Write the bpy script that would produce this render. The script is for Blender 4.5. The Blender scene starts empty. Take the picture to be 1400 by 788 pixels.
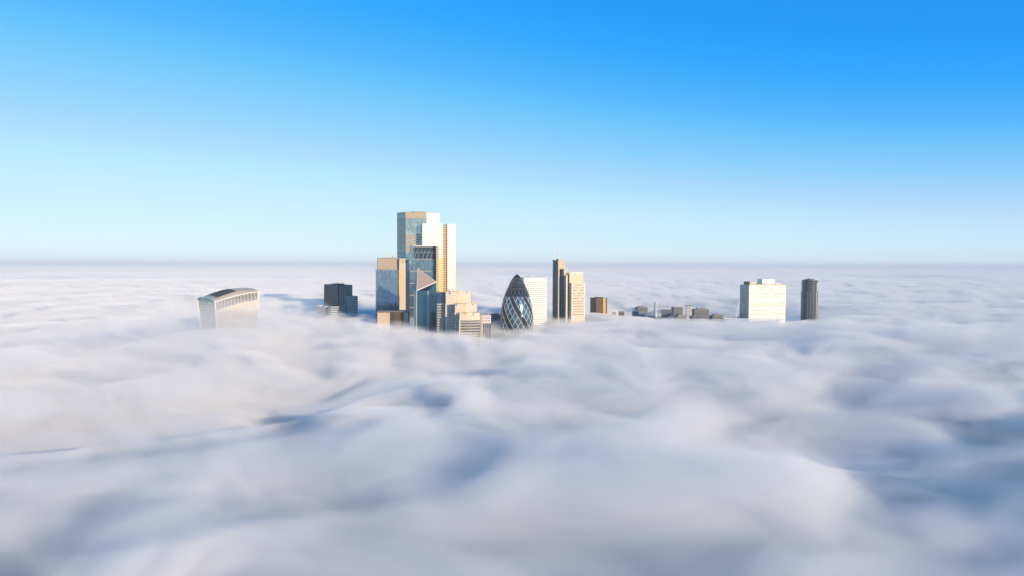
import bpy, bmesh, math, random
import numpy as np
from mathutils import Vector

R = math.radians
random.seed(7)
sc = bpy.context.scene
COL = sc.collection

# ------------------------------------------------------------------ camera
CAM_Z, HOR, FPX, ROLL = 195.0, 363.0, 933.0, 0.0036       # metres, horizon row / focal length in photo pixels
cam = bpy.data.objects.new('camera', bpy.data.cameras.new('camera'))
COL.objects.link(cam)
cam.data.sensor_width = 36
cam.data.lens = 36 * FPX / 1400
cam.data.clip_start = 1
cam.data.clip_end = 300000
cam.location = (0, 0, CAM_Z)
PITCH = math.atan((394 - HOR) / FPX)
from mathutils import Matrix
cam.rotation_euler = (Matrix.Rotation(math.pi / 2 - PITCH, 3, 'X') @ Matrix.Rotation(ROLL, 3, 'Z')).to_euler()
sc.camera = cam

# ------------------------------------------------------------------ sky and sun
AZ, EL = 36.0, 12.0            # sun behind the camera, to the right; degrees
w = bpy.data.worlds.new('World')
sc.world = w
w.use_nodes = True
nt = w.node_tree
bg = nt.nodes['Background']
sky = nt.nodes.new('ShaderNodeTexSky')
sky.sky_type = 'NISHITA'
sky.sun_disc = False
sky.sun_elevation = R(EL)
sky.sun_rotation = R(180 - AZ)
sky.air_density, sky.dust_density, sky.ozone_density = 0.6, 0.0, 4.0
down = nt.nodes.new('ShaderNodeVectorMath'); down.operation = 'SCALE'; down.inputs['Scale'].default_value = 0.17
grade = nt.nodes.new('ShaderNodeRGBCurve')
up = nt.nodes.new('ShaderNodeVectorMath'); up.operation = 'SCALE'; up.inputs['Scale'].default_value = 10.0
def curve(ch, pts):
    c = grade.mapping.curves[ch]
    c.points[0].location = pts[0]; c.points[1].location = pts[-1]
    for p in pts[1:-1]: c.points.new(*p)
curve(0, [(0, 0), (.03, .012), (.06, .014), (.095, .018), (.12, .055), (.17, .20), (.29, .49), (.43, .62), (.74, .75), (1, .80)])
curve(1, [(0, 0), (.065, .105), (.09, .145), (.15, .24), (.23, .335), (.30, .44), (.41, .60), (.56, .72), (.64, .80), (.86, .88), (1, .91)])
curve(2, [(0, 0), (.16, .19), (.22, .28), (.37, .72), (.55, .95), (.69, .965), (.88, .975), (1, .985)])
grade.mapping.update()
nt.links.new(sky.outputs[0], down.inputs[0])
nt.links.new(down.outputs[0], grade.inputs['Color'])
nt.links.new(grade.outputs[0], up.inputs[0])
nt.links.new(up.outputs[0], bg.inputs[0])
bg.inputs[1].default_value = 0.1

sun = bpy.data.objects.new('sun', bpy.data.lights.new('sun', 'SUN'))
COL.objects.link(sun)
sun.data.energy = 5.0
sun.data.angle = R(0.5)
sun.data.color = (1.0, 0.75, 0.46)
sd = Vector((math.sin(R(AZ)) * math.cos(R(EL)), -math.cos(R(AZ)) * math.cos(R(EL)), math.sin(R(EL))))
sun.rotation_euler = sd.to_track_quat('Z', 'Y').to_euler()
sun.location = (300, -300, 500)

vs = sc.view_settings
vs.view_transform, vs.look, vs.exposure, vs.gamma, vs.use_curve_mapping = 'Standard', 'None', 0.03, 1.0, False
cy = sc.cycles
cy.volume_bounces, cy.max_bounces, cy.diffuse_bounces, cy.glossy_bounces = 7, 10, 3, 3
cy.use_denoising = True
cy.caustics_reflective = False

# ------------------------------------------------------------------ photo pixel -> place
def hor(px): return HOR + ROLL * (px - 700)
def PX(px, d): return (px - 700) / FPX * d                       # X at distance d (Y = d)
def ZP(px, py, d): return CAM_Z + (hor(px) - py) / FPX * d       # height at distance d
def on_plane(px, py, z):
    d = (CAM_Z - z) * FPX / (py - hor(px))
    return PX(px, d), d

# ------------------------------------------------------------------ materials
def nodes(name):
    m = bpy.data.materials.new(name); m.use_nodes = True
    t = m.node_tree
    return m, t, t.nodes['Principled BSDF']
def ramp_mix(t, fac, c1, c2, out):
    mx = t.nodes.new('ShaderNodeMix'); mx.data_type = 'RGBA'
    mx.inputs[6].default_value = (*c1, 1); mx.inputs[7].default_value = (*c2, 1)
    t.links.new(fac, mx.inputs[0]); t.links.new(mx.outputs[2], out)
def mat(name, c, rough=.6, metal=0., var=.12, scale=.25):
    """painted or clad surface: weathering noise plus fine grain"""
    m, t, b = nodes(name)
    g = t.nodes.new('ShaderNodeNewGeometry')
    n = t.nodes.new('ShaderNodeTexNoise'); n.inputs['Scale'].default_value = scale; n.inputs['Detail'].default_value = 4
    t.links.new(g.outputs['Position'], n.inputs['Vector'])
    lo = tuple(x * (1 - var) for x in c); hi = tuple(min(1, x * (1 + var)) for x in c)
    ramp_mix(t, n.outputs['Fac'], lo, hi, b.inputs['Base Color'])
    b.inputs['Roughness'].default_value = rough; b.inputs['Metallic'].default_value = metal
    return m
def glass(name, c, rough=.12, metal=.75, var=.35, pw=3.0, ph=4.0, wob=.35):
    """coated facade glass: every pane a little different in tint and tilt (UV is in metres)"""
    m, t, b = nodes(name)
    uv = t.nodes.new('ShaderNodeUVMap')
    d = t.nodes.new('ShaderNodeVectorMath'); d.operation = 'DIVIDE'; d.inputs[1].default_value = (pw, ph, 1)
    f = t.nodes.new('ShaderNodeVectorMath'); f.operation = 'FLOOR'
    wn = t.nodes.new('ShaderNodeTexWhiteNoise'); wn.noise_dimensions = '2D'
    n = t.nodes.new('ShaderNodeTexNoise'); n.inputs['Scale'].default_value = .045; n.inputs['Detail'].default_value = 3
    t.links.new(uv.outputs[0], d.inputs[0]); t.links.new(d.outputs[0], f.inputs[0]); t.links.new(f.outputs[0], wn.inputs['Vector'])
    t.links.new(uv.outputs[0], n.inputs['Vector'])
    a = t.nodes.new('ShaderNodeMath'); a.operation = 'MULTIPLY_ADD'; a.inputs[1].default_value = .55
    t.links.new(wn.outputs['Value'], a.inputs[0])
    s = t.nodes.new('ShaderNodeMath'); s.operation = 'MULTIPLY'; s.inputs[1].default_value = .6
    t.links.new(n.outputs['Fac'], s.inputs[0]); t.links.new(s.outputs[0], a.inputs[2])
    lo = tuple(x * (1 - var) for x in c); hi = tuple(min(1, x * (1 + var)) for x in c)
    ramp_mix(t, a.outputs[0], lo, hi, b.inputs['Base Color'])
    b.inputs['Roughness'].default_value = rough; b.inputs['Metallic'].default_value = metal
    # pane tilt: shift the normal by a few hundredths per pane
    geo = t.nodes.new('ShaderNodeNewGeometry')
    sub = t.nodes.new('ShaderNodeVectorMath'); sub.operation = 'SUBTRACT'; sub.inputs[1].default_value = (.5, .5, .5)
    sc_ = t.nodes.new('ShaderNodeVectorMath'); sc_.operation = 'SCALE'; sc_.inputs['Scale'].default_value = wob * .12
    ad = t.nodes.new('ShaderNodeVectorMath'); ad.operation = 'ADD'
    nm = t.nodes.new('ShaderNodeVectorMath'); nm.operation = 'NORMALIZE'
    t.links.new(wn.outputs['Color'], sub.inputs[0]); t.links.new(sub.outputs[0], sc_.inputs[0])
    t.links.new(geo.outputs['Normal'], ad.inputs[0]); t.links.new(sc_.outputs[0], ad.inputs[1])
    t.links.new(ad.outputs[0], nm.inputs[0]); t.links.new(nm.outputs[0], b.inputs['Normal'])
    return m

M = dict(
    white=mat('white_cladding_glare', (.86, .84, .80), .45), cream=mat('cream_stone', (.58, .49, .36), .7, var=.18),  # white also stands in for sun glare on the tallest tower
    cream_pale=mat('pale_stone', (.68, .60, .47), .7), beige=mat('beige_panels', (.42, .36, .28), .65, var=.2),
    brown=mat('brown_cladding', (.30, .20, .12), .55, var=.25), gold=mat('gold_anodised', (.60, .38, .13), .35, .35),
    yellow=mat('yellow_steel', (.75, .46, .06), .45), steel=mat('white_steel', (.75, .76, .75), .4),
    grey=mat('grey_metal', (.22, .24, .26), .5, .2), dark=mat('dark_metal', (.045, .05, .06), .5, .3),
    roof=mat('roof_felt', (.16, .16, .17), .85, var=.3), louvre=mat('brown_louvre', (.10, .065, .06), .6),
    greenish=mat('pale_green_cladding', (.40, .47, .43), .5), pink=mat('pinkish_aluminium', (.62, .46, .40), .38, .35, var=.06),
    concrete=mat('concrete', (.22, .21, .21), .85, var=.25), brick=mat('brick', (.26, .17, .13), .85, var=.25),
    g_spiral=glass('spiral_glass', (.10, .19, .23), metal=.7),
    slate=mat('slate_metal', (.10, .11, .12), .45, .3),
    blue_glint=mat('blue_glint', (.10, .30, .60), .3, .3),  # blue of the reflections painted on the stepped parapets
    g_teal=glass('teal_glass', (.16, .27, .33)), g_dark=glass('dark_glass', (.07, .10, .13), metal=.6),
    g_navy=glass('navy_glass', (.08, .15, .23), metal=.7), g_blue=glass('blue_glass', (.20, .34, .46)),
    g_pale=glass('pale_glass', (.40, .50, .50), var=.5), g_sea=glass('sea_green_glass', (.06, .20, .26), wob=.1, var=.15),
    g_black=glass('black_glass', (.035, .045, .06), metal=.5), g_grey=glass('grey_glass', (.25, .29, .31)),
    g_brown=glass('bronze_glass', (.20, .13, .09), metal=.7), g_green=glass('green_glass', (.10, .28, .24)),
)

# ------------------------------------------------------------------ mesh helpers
class MB:
    def __init__(s): s.v, s.f, s.uv, s.m = [], [], [], []
    def face(s, pts, uv=None, m=0):
        k = len(s.v); s.v += [tuple(p) for p in pts]; s.f.append(tuple(range(k, k + len(pts))))
        s.uv.append(uv or [(p[0] + p[1], p[2]) for p in pts]); s.m.append(m)
    def obox(s, o, t, n, u0, u1, p0, p1, z0, z1, m=0):
        """box along t (u0..u1), along n (p0..p1) and up (z0..z1) from the plan point o"""
        def P(u, p, z): return (o[0] + t[0] * u + n[0] * p, o[1] + t[1] * u + n[1] * p, z)
        a, b, c, d = P(u0, p1, z0), P(u1, p1, z0), P(u1, p0, z0), P(u0, p0, z0)
        e, f, g, h = P(u0, p1, z1), P(u1, p1, z1), P(u1, p0, z1), P(u0, p0, z1)
        for q in ((a, b, f, e), (b, c, g, f), (c, d, h, g), (d, a, e, h), (e, f, g, h), (d, c, b, a)): s.face(q, m=m)
    def prism(s, plan, z0, z1, top=True, m=0, zt=None):
        zt = zt or [z1] * len(plan)
        L = 0
        for i, a in enumerate(plan):
            j = (i + 1) % len(plan); b = plan[j]; l = math.hypot(b[0] - a[0], b[1] - a[1])
            s.face([(*a, z0), (*b, z0), (*b, zt[j]), (*a, zt[i])], [(L, z0), (L + l, z0), (L + l, zt[j]), (L, zt[i])], m); L += l + 1.7
        if top: s.face([(*p, zt[i]) for i, p in enumerate(plan)], m=m)
    def bar(s, a, b, r, n=4, m=0):
        a, b = Vector(a), Vector(b); d = (b - a).normalized()
        x = d.cross(Vector((0, 0, 1)) if abs(d.z) < .9 else Vector((1, 0, 0))).normalized(); y = d.cross(x)
        ra = [a + (x * math.cos(2 * math.pi * (k + .5) / n) + y * math.sin(2 * math.pi * (k + .5) / n)) * r for k in range(n)]
        rb = [p + (b - a) for p in ra]
        for k in range(n): s.face((ra[k], ra[(k + 1) % n], rb[(k + 1) % n], rb[k]), m=m)
        s.face(ra[::-1], m=m); s.face(rb, m=m)
    def tube(s, pts, r, n=5, m=0):
        for a, b in zip(pts, pts[1:]): s.bar(a, b, r, n, m)
    def build(s, name, mats, parent=None, stuff=False, smooth=False, weld=False):
        if not isinstance(mats, (list, tuple)): mats = [mats]
        off = Vector(parent['_o']) if parent else Vector((0, 0, 0))
        me = bpy.data.meshes.new(name)
        me.from_pydata([(x - off.x, y - off.y, z - off.z) for x, y, z in s.v], [], s.f)
        ul = me.uv_layers.new(name='UVMap')
        ul.data.foreach_set('uv', [c for fu in s.uv for p in fu for c in p])
        for m in mats: me.materials.append(m)
        me.polygons.foreach_set('material_index', s.m)
        if weld:
            bm = bmesh.new(); bm.from_mesh(me); bmesh.ops.remove_doubles(bm, verts=bm.verts, dist=1e-3); bm.to_mesh(me); bm.free()
        if smooth: me.polygons.foreach_set('use_smooth', [True] * len(me.polygons))
        me.update()
        o = bpy.data.objects.new(name, me); COL.objects.link(o)
        if parent: o.parent = parent; o['_o'] = parent['_o']
        if stuff: o['kind'] = 'stuff'
        return o

ROOTS = []
def thing(name, label, cat, x, y, z=0, group=None):
    o = bpy.data.objects.new(name, None); COL.objects.link(o)
    o.location = (x, y, z); o['_o'] = (x, y, z); o['label'] = label; o['category'] = cat
    o.empty_display_size = 5
    if group: o['group'] = group
    ROOTS.append(o)
    return o
def part(root, name, m, fn, stuff=False, smooth=False, weld=False):
    b = MB(); fn(b); return b.build(name, m, root, stuff, smooth, weld)

def sub(a, b): return (a[0] - b[0], a[1] - b[1])
def tn(a, b):
    d = sub(b, a); l = math.hypot(*d); t = (d[0] / l, d[1] / l)
    return t, (t[1], -t[0]), l
def corner(pl, pc, pr, d, th, depth=None):
    """CCW plan L, C, R, B of a box whose near corner is at pixel column pc, distance d; front turned th degrees to the right"""
    c, s = math.cos(R(th)), math.sin(R(th)); X, Y = PX(pc, d), d
    k = (pr - 700) / FPX; wR = (k * Y - X) / (c - k * s)
    if pl is None: wL = depth
    else:
        k = (pl - 700) / FPX; wL = (k * Y - X) / (-s - k * c)
    C = (X, Y); Rr = (X + wR * c, Y + wR * s); L = (X - wL * s, Y + wL * c)
    return [L, C, Rr, (L[0] + Rr[0] - C[0], L[1] + Rr[1] - C[1])]

def bands(root, a, b, z0, z1, m, fh=4.0, bh=1.2, pr=.35, inset=0., name='floor_band', single=True):
    """one protruding floor band per storey, each its own part sharing one mesh"""
    t, n, l = tn(a, b)
    mb = MB(); mb.obox(a, t, n, inset, l - inset, -.2, pr, 0, bh)
    o = None; z = z1 - bh
    while z > z0:
        if o is None: o = mb.build(name, m, root); q = o
        else: q = o.copy(); COL.objects.link(q)
        q.location.z = z
        z -= fh
def mullions(root, a, b, z0, z1, m, bay=3.0, mw=.5, pr=.5, inset=0., name='mullions', single=False):
    t, n, l = tn(a, b); k = max(1, round((l - 2 * inset) / bay)); st = (l - 2 * inset - mw) / k
    if single:
        mb = MB(); mb.obox(a, t, n, inset, inset + mw, -.2, pr, z0, z1); o = None
        for i in range(k + 1):
            if o is None: o = q = mb.build(name, m, root)
            else: q = o.copy(); COL.objects.link(q)
            q.location.x += 0; q.location = (t[0] * st * i, t[1] * st * i, 0)
        return
    mb = MB()
    for i in range(k + 1): mb.obox(a, t, n, inset + st * i, inset + st * i + mw, -.2, pr, z0, z1)
    mb.build(name, m, root, True)
def body(root, plan, z1, m, z0=0., name='wall'):
    return part(root, name, m, lambda b: b.prism(plan, z0, z1, top=True))
def inset_plan(plan, k):
    cx = sum(p[0] for p in plan) / len(plan); cy_ = sum(p[1] for p in plan) / len(plan)
    return [(cx + (p[0] - cx) * k, cy_ + (p[1] - cy_) * k) for p in plan]
def parapet(root, plan, z, m, h=1.6, t_=.9, name='parapet'):
    def fn(b):
        for i, a in enumerate(plan):
            c = plan[(i + 1) % len(plan)]; t, n, l = tn(a, c)
            b.obox(a, t, n, 0 if i % 2 else -.25, l if i % 2 else l + .25, -t_, .25, z + .01, z + h)
    part(root, name, m, fn)
def roofdeck(root, plan, z, m=None):
    part(root, 'roof', m or M['roof'], lambda b: b.prism(inset_plan(plan, .93), z + .02, z + .5))
def plant(root, plan, k, z, h, m, name='plant_room', du=0., dv=0.):
    q = inset_plan(plan, k); q = [(x + du, y + dv) for x, y in q]
    part(root, name, m, lambda b: b.prism(q, z + .1, z + h))
def pick(plan, u0, u1, v0, v1):
    """sub-rectangle of an L,C,R,B plan: u along C->R, v along C->L, 0..1"""
    L, C, Rr, B = plan
    def P(u, v): return (C[0] + (Rr[0] - C[0]) * u + (L[0] - C[0]) * v, C[1] + (Rr[1] - C[1]) * u + (L[1] - C[1]) * v)
    return [P(u0, v1), P(u0, v0), P(u1, v0), P(u1, v1)]
def roof_clutter(root, plan, z, n=6, seed=1, tall=2.2, mast=True):
    """air handlers, lift overruns and an aerial or two on a flat roof"""
    rg = random.Random(seed); L, C, Rr, B = plan[:4]; t, nn, l = tn(C, Rr)
    for i in range(n):
        u, v = rg.uniform(.08, .8), rg.uniform(.1, .75); q = pick(plan, u, u + rg.uniform(.06, .16), v, v + rg.uniform(.06, .2)); hh = rg.uniform(.9, tall)
        part(root, 'roof_unit', M[rg.choice(['grey', 'concrete', 'steel', 'white'])], lambda b: b.prism(q, z + .4, z + .4 + hh))
    if mast:
        for i in range(2):
            p = pick(plan, rg.uniform(.2, .8), 1, rg.uniform(.2, .7), 1)[1]; hh = rg.uniform(3, 6)
            part(root, 'aerial', M['grey'], lambda b: b.bar((p[0], p[1], z), (p[0], p[1], z + hh), .14))
    part(root, 'roof_rail', M['grey'], lambda b: b.obox(C, t, nn, .6, l - .6, -1.2, -1.08, z + .5, z + 1.7))
def crane(name, label, x, y, z, h, jib, ang, m, lean=0., cat='crane'):
    """small roof crane: mast, cab, jib, counter-jib, stay"""
    r = thing(name, label, cat, x, y, z)
    c, s = math.cos(R(ang)), math.sin(R(ang)); top = z + h
    def lattice(b, A, B, wd):
        A, B = Vector(A), Vector(B); d = (B - A); L = d.length; d.normalize()
        side = d.cross(Vector((s, -c, 0))).normalized()
        k = max(2, int(L / (wd * 1.6)))
        for sg in (-.5, .5): b.bar(A + side * wd * sg, B + side * wd * sg, .16)
        for i in range(k): b.bar(A + d * L * i / k + side * wd * (.5 if i % 2 else -.5), A + d * L * (i + 1) / k + side * wd * (-.5 if i % 2 else .5), .1)
    ma = part(r, 'mast', m, lambda b: lattice(b, (x, y, z), (x, y, top), 1.4), stuff=False)
    part(ma, 'cab', M['grey'], lambda b: b.obox((x, y), (c, s), (s, -c), .4, 2.2, -.9, .9, top - 2.2, top - .2))
    ji = part(r, 'jib', m, lambda b: lattice(b, (x, y, top), (x + c * jib, y + s * jib, top + jib * lean), 1.1))
    part(r, 'counter_jib', m, lambda b: b.obox((x, y), (c, s), (s, -c), -jib * .35, 0, -.6, .6, top - .2, top + .5))
    part(ji, 'stay', M['dark'], lambda b: (b.bar((x, y, top + 3.5), (x + c * jib * .8, y + s * jib * .8, top + jib * .8 * lean + .4), .09), b.bar((x, y, top), (x, y, top + 3.5), .18)))
    return r

exec_later = []
# ------------------------------------------------------------------ ground and fog
def noise(x, y, seed):
    xi = np.floor(x).astype(np.int64); yi = np.floor(y).astype(np.int64); fx = x - xi; fy = y - yi
    def h(a, b):
        n = (a * 374761393 + b * 668265263 + seed * 1442695041) & 0xffffffff
        n = ((n ^ (n >> 13)) * 1274126177) & 0xffffffff
        n = ((n ^ (n >> 16)) * 2246822519) & 0xffffffff
        return ((n ^ (n >> 15)) & 0xffffff) / 0xffffff * 2 - 1
    u = fx ** 3 * (fx * (fx * 6 - 15) + 10); v = fy ** 3 * (fy * (fy * 6 - 15) + 10)
    a = h(xi, yi) * (1 - u) + h(xi + 1, yi) * u; b = h(xi, yi + 1) * (1 - u) + h(xi + 1, yi + 1) * u
    return a * (1 - v) + b * v
FOG_Z = 74.0
# mounds and hollows of the fog: photo column, row, half-width across and along (m), turn (deg), height (m)
MOUNDS = [
    (880, 700, 74, 46, -24, 31), (720, 735, 40, 30, 0, 8), (930, 715, 46, 24, -24, 12), (1190, 745, 70, 66, 20, -18), (640, 640, 42, 30, 0, -13), (500, 690, 70, 40, 10, 10), (330, 750, 46, 26, 10, -9), (400, 650, 60, 36, 10, 10),
    (450, 525, 95, 80, 20, -19), (350, 565, 85, 70, 20, -18), (170, 600, 150, 90, 10, -11), (540, 590, 90, 60, 20, 12),
    (160, 680, 60, 40, 0, 9), (20, 740, 50, 36, 0, -10), (880, 520, 150, 80, -8, 17), (1050, 565, 80, 60, -10, -16), (1270, 495, 110, 80, -25, 16),
    (1390, 540, 90, 120, -20, -13), (1320, 610, 130, 110, 0, -19), (1180, 590, 60, 60, 0, -8), (600, 492, 110, 45, 0, 9), (318, 482, 140, 70, 4, 64), (150, 510, 160, 80, 0, 14),
    (1150, 470, 150, 80, 0, 8), (980, 468, 170, 60, 0, 8), (740, 560, 90, 60, 0, 8), (930, 610, 60, 34, 0, -13), (700, 590, 40, 30, 0, -6),
]
# raised fog banks out of view at right, added for their shade, in metres: x, y, half-length, half-width, turn, height
SHADE_BANKS = [(380, 330, 250, 70, 53, 7), (900, 900, 320, 90, 50, 25)]
def puffs(x, y, seed, k=9.0):
    """rounded billows: smooth union of one dome per jittered cell"""
    xi, yi = np.floor(x).astype(np.int64), np.floor(y).astype(np.int64)
    acc = np.zeros_like(x)
    def h(a, b, q):
        n = (a * 73856093 ^ b * 19349663 ^ (seed * 83492791 + q * 2971215073)) & 0xffffffff
        n = ((n ^ (n >> 13)) * 1274126177) & 0xffffffff
        return ((n ^ (n >> 16)) & 0xffff) / 0xffff
    for i in (-1, 0, 1):
        for j in (-1, 0, 1):
            a, b = xi + i, yi + j
            d2 = (x - a - h(a, b, 1)) ** 2 + (y - b - h(a, b, 2)) ** 2
            acc += np.exp(-k * (d2 + .35 * h(a, b, 3)))
    return np.clip(1 + np.log(acc + 1e-9) / k * 1.6, -.6, 1)
def height(X, Y, v=0):
    """top of fog layer v: all layers share the big mounds, each has its own billows"""
    r = np.hypot(X, Y)
    wx = X + 60 * noise(X / 330, Y / 330, 5) + 24 * noise(X / 110, Y / 110, 15 + v) + 8 * noise(X / 40, Y / 40, 35 + v)
    wy = Y + 60 * noise(X / 330, Y / 330, 6) + 24 * noise(X / 110, Y / 110, 16 + v) + 8 * noise(X / 40, Y / 40, 36 + v)
    fine = np.clip(1 - (r - 1200) / 4000, 0, 1); mid = np.clip(1 - (r - 4000) / 20000, 0, 1)
    k = (.35, .6)[v]                       # the dense body is flatter than the wisps that lie on it
    h = FOG_Z + 9 * noise(wx / 800, wy / 700, 1) + 9 * (puffs(wx / 300, wy / 250, 2) - .4)
    h += mid * 17 * k * (puffs(wx / 150 + v * .37, wy / 120, 3 + 10 * v) - .4)
    h += fine * k * (13 * (puffs(wx / 72 + v * .37, wy / 60, 4 + 10 * v) - .4) + 6.5 * (puffs(wx / 32, wy / 28, 8 + 10 * v) - .4) + 2.5 * (puffs(wx / 14, wy / 13, 9 + 10 * v) - .4))
    far = np.clip((r - 2500) / 6000, 0, 1)
    h += far * (22 * noise(X / 2600, Y / 1500, 9) + 14 * noise(X / 900, Y / 1400, 10) + 40 * (puffs(wx / 800, wy / 1000, 12) - .4) + 30 * mid * (puffs(wx / 330, wy / 380, 13) - .4))
    h += np.clip((r - 1700) / 1200, 0, 1) * np.clip(1 - (r - 5000) / 4000, 0, 1) * 20 * (puffs(wx / 210, wy / 230, 14) - .4)
    for px, py, a, b, rot, amp in MOUNDS:
        x0, y0 = on_plane(px, py, FOG_Z); c, s = math.cos(R(rot)), math.sin(R(rot))
        dx, dy = wx - x0, wy - y0; u = (dx * c + dy * s) / a; w_ = (-dx * s + dy * c) / b
        h += 1.05 * amp * np.exp(-.5 * (u * u + w_ * w_))
    for x0, y0, a, b, rot, amp in SHADE_BANKS:
        c, s = math.cos(R(rot)), math.sin(R(rot)); dx, dy = wx - x0, wy - y0
        h += amp * np.exp(-.5 * (((dx * c + dy * s) / a) ** 2 + ((-dx * s + dy * c) / b) ** 2))
    # opening in the fog behind the bank, where roofs show
    for x0, y0, a, b, amp in ((PX(890, 1830), 1830, 140, 240, -72), (PX(965, 1850), 1850, 140, 240, -62), (PX(640, 1500), 1500, 120, 160, -14)):
        h += amp * np.exp(-.5 * (((wx - x0) / a) ** 2 + ((wy - y0) / b) ** 2))
    return h
ANG = np.radians(np.concatenate([np.arange(-46, 46, .2), np.arange(46, 314, 2.)]))
RAD = np.geomspace(60, 90000, 700)
GX, GY = np.outer(RAD, np.sin(ANG)), np.outer(RAD, np.cos(ANG))
LAYER = [height(GX, GY, v) for v in range(2)]
CORE = LAYER[0]
def fog_sheet(name, dz, m, bottom=None, GH=CORE, nr=len(RAD)):
    na = len(ANG)
    co = np.stack([GX[:nr], GY[:nr], GH[:nr] + dz], -1).reshape(-1, 3)
    i = np.arange(nr - 1)[:, None] * na; j = np.arange(na)[None, :]; jn = (j + 1) % na
    q = np.stack([i + j, i + na + j, i + na + jn, i + jn], -1).reshape(-1, 4)
    co = np.concatenate([co, [[0, 0, float(GH[0].mean()) + dz]]]); c0 = len(co) - 1
    k = np.arange(na); k2 = (k + 1) % na
    tri = [np.stack([np.full(na, c0), k, k2], -1)]
    if bottom is not None:
        last = (nr - 1) * na; n0 = len(co)
        ring = co[last:last + na].copy(); ring[:, 2] = bottom
        co = np.concatenate([co, ring, [[0, 0, bottom]]]); cb = len(co) - 1
        q = np.concatenate([q, np.stack([last + k, n0 + k, n0 + k2, last + k2], -1)])
        tri.append(np.stack([n0 + k2, n0 + k, np.full(na, cb)], -1))
    tri = np.concatenate(tri)
    me = bpy.data.meshes.new(name)
    me.vertices.add(len(co)); me.vertices.foreach_set('co', co.astype(np.float32).ravel())
    loops = np.concatenate([q.ravel(), tri.ravel()]).astype(np.int32)
    me.loops.add(len(loops)); me.loops.foreach_set('vertex_index', loops)
    tot = np.concatenate([np.full(len(q), 4), np.full(len(tri), 3)]).astype(np.int32)
    me.polygons.add(len(tot)); me.polygons.foreach_set('loop_start', np.concatenate([[0], np.cumsum(tot)[:-1]]).astype(np.int32))
    me.update(calc_edges=True); me.polygons.foreach_set('use_smooth', [True] * len(tot))
    if me.polygons[1000].normal.z < 0: me.flip_normals()
    o = bpy.data.objects.new(name, me); COL.objects.link(o); me.materials.append(m); o['kind'] = 'stuff'
    return o
def fog_volume(name, dens, col=(.985, .987, .99), g=-.2):
    m = bpy.data.materials.new(name); m.use_nodes = True; t = m.node_tree; t.nodes.clear()
    o = t.nodes.new('ShaderNodeOutputMaterial'); v = t.nodes.new('ShaderNodeVolumePrincipled')
    v.inputs['Color'].default_value = (*col, 1); v.inputs['Density'].default_value = dens; v.inputs['Anisotropy'].default_value = g
    t.links.new(v.outputs[0], o.inputs['Volume']); return m
def fog_solid():
    m, t, b = nodes('dense_fog'); b.inputs['Base Color'].default_value = (.92, .92, .92, 1)
    b.inputs['Roughness'].default_value = 1; b.inputs['Specular IOR Level'].default_value = 0
    return m
gm, gt, gb = nodes('city_ground')
gn = gt.nodes.new('ShaderNodeTexVoronoi'); gn.inputs['Scale'].default_value = .03
gg = gt.nodes.new('ShaderNodeNewGeometry'); gt.links.new(gg.outputs['Position'], gn.inputs['Vector'])
ramp_mix(gt, gn.outputs['Distance'], (.05, .05, .052), (.11, .105, .10), gb.inputs['Base Color']); gb.inputs['Roughness'].default_value = .9
ground = part(None, 'ground', gm, lambda b: b.face([(90000 * math.cos(a), 90000 * math.sin(a), 0) for a in np.linspace(0, 2 * math.pi, 64, endpoint=False)]))
ground['kind'] = 'structure'; ground['label'] = 'dark city ground glimpsed through the gap in the fog'; ground['category'] = 'ground'
f = fog_sheet('fog', -56, fog_solid()); f['label'] = 'sea of pale dense fog burying the city'; f['category'] = 'fog'
for v, (dz, dens, lab) in enumerate(((-25, .030, 'billowing pale mist over the dense fog'), (15, .005, 'faint veil of mist drifting highest over the fog'))):
    f = fog_sheet('fog_veil', dz, fog_volume('fog_volume', dens), -50 - v, LAYER[v]); f['label'] = lab; f['category'] = 'fog'
def wisp_volume(name, dens, step):
    m = bpy.data.materials.new(name); m.use_nodes = True; t = m.node_tree; t.nodes.clear()
    o = t.nodes.new('ShaderNodeOutputMaterial'); v = t.nodes.new('ShaderNodeVolumePrincipled')
    v.inputs['Color'].default_value = (.985, .987, .99, 1); v.inputs['Anisotropy'].default_value = -.25
    g = t.nodes.new('ShaderNodeNewGeometry'); mp = t.nodes.new('ShaderNodeMapping'); mp.inputs['Scale'].default_value = (1 / 92, 1 / 74, 1 / 42)
    n = t.nodes.new('ShaderNodeTexNoise'); n.inputs['Scale'].default_value = 1; n.inputs['Detail'].default_value = 2.5; n.inputs['Roughness'].default_value = .55; n.inputs['Distortion'].default_value = .6
    r = t.nodes.new('ShaderNodeMapRange'); r.inputs['From Min'].default_value = .43; r.inputs['From Max'].default_value = .70; r.inputs['To Max'].default_value = dens
    t.links.new(g.outputs['Position'], mp.inputs['Vector']); t.links.new(mp.outputs[0], n.inputs['Vector']); sx = t.nodes.new('ShaderNodeSeparateXYZ'); t.links.new(g.outputs['Position'], sx.inputs[0])
    zf = t.nodes.new('ShaderNodeMath'); zf.operation = 'MULTIPLY_ADD'; zf.inputs[1].default_value = -.0042; zf.inputs[2].default_value =   .0042 * 75     # wisps thin out upwards
    ad = t.nodes.new('ShaderNodeMath'); ad.operation = 'ADD'
    t.links.new(sx.outputs[2], zf.inputs[0]); mn = t.nodes.new('ShaderNodeMath'); mn.operation = 'MINIMUM'; mn.inputs[1].default_value = .05
    t.links.new(zf.outputs[0], mn.inputs[0]); t.links.new(mn.outputs[0], ad.inputs[0]); t.links.new(n.outputs['Fac'], ad.inputs[1]); t.links.new(ad.outputs[0], r.inputs['Value'])
    t.links.new(r.outputs[0], v.inputs['Density']); t.links.new(v.outputs[0], o.inputs['Volume'])
    m.cycles.volume_step_rate = step
    return m
NEAR = int(np.searchsorted(RAD, 5200))
SMOOTH = CORE.copy()
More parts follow.
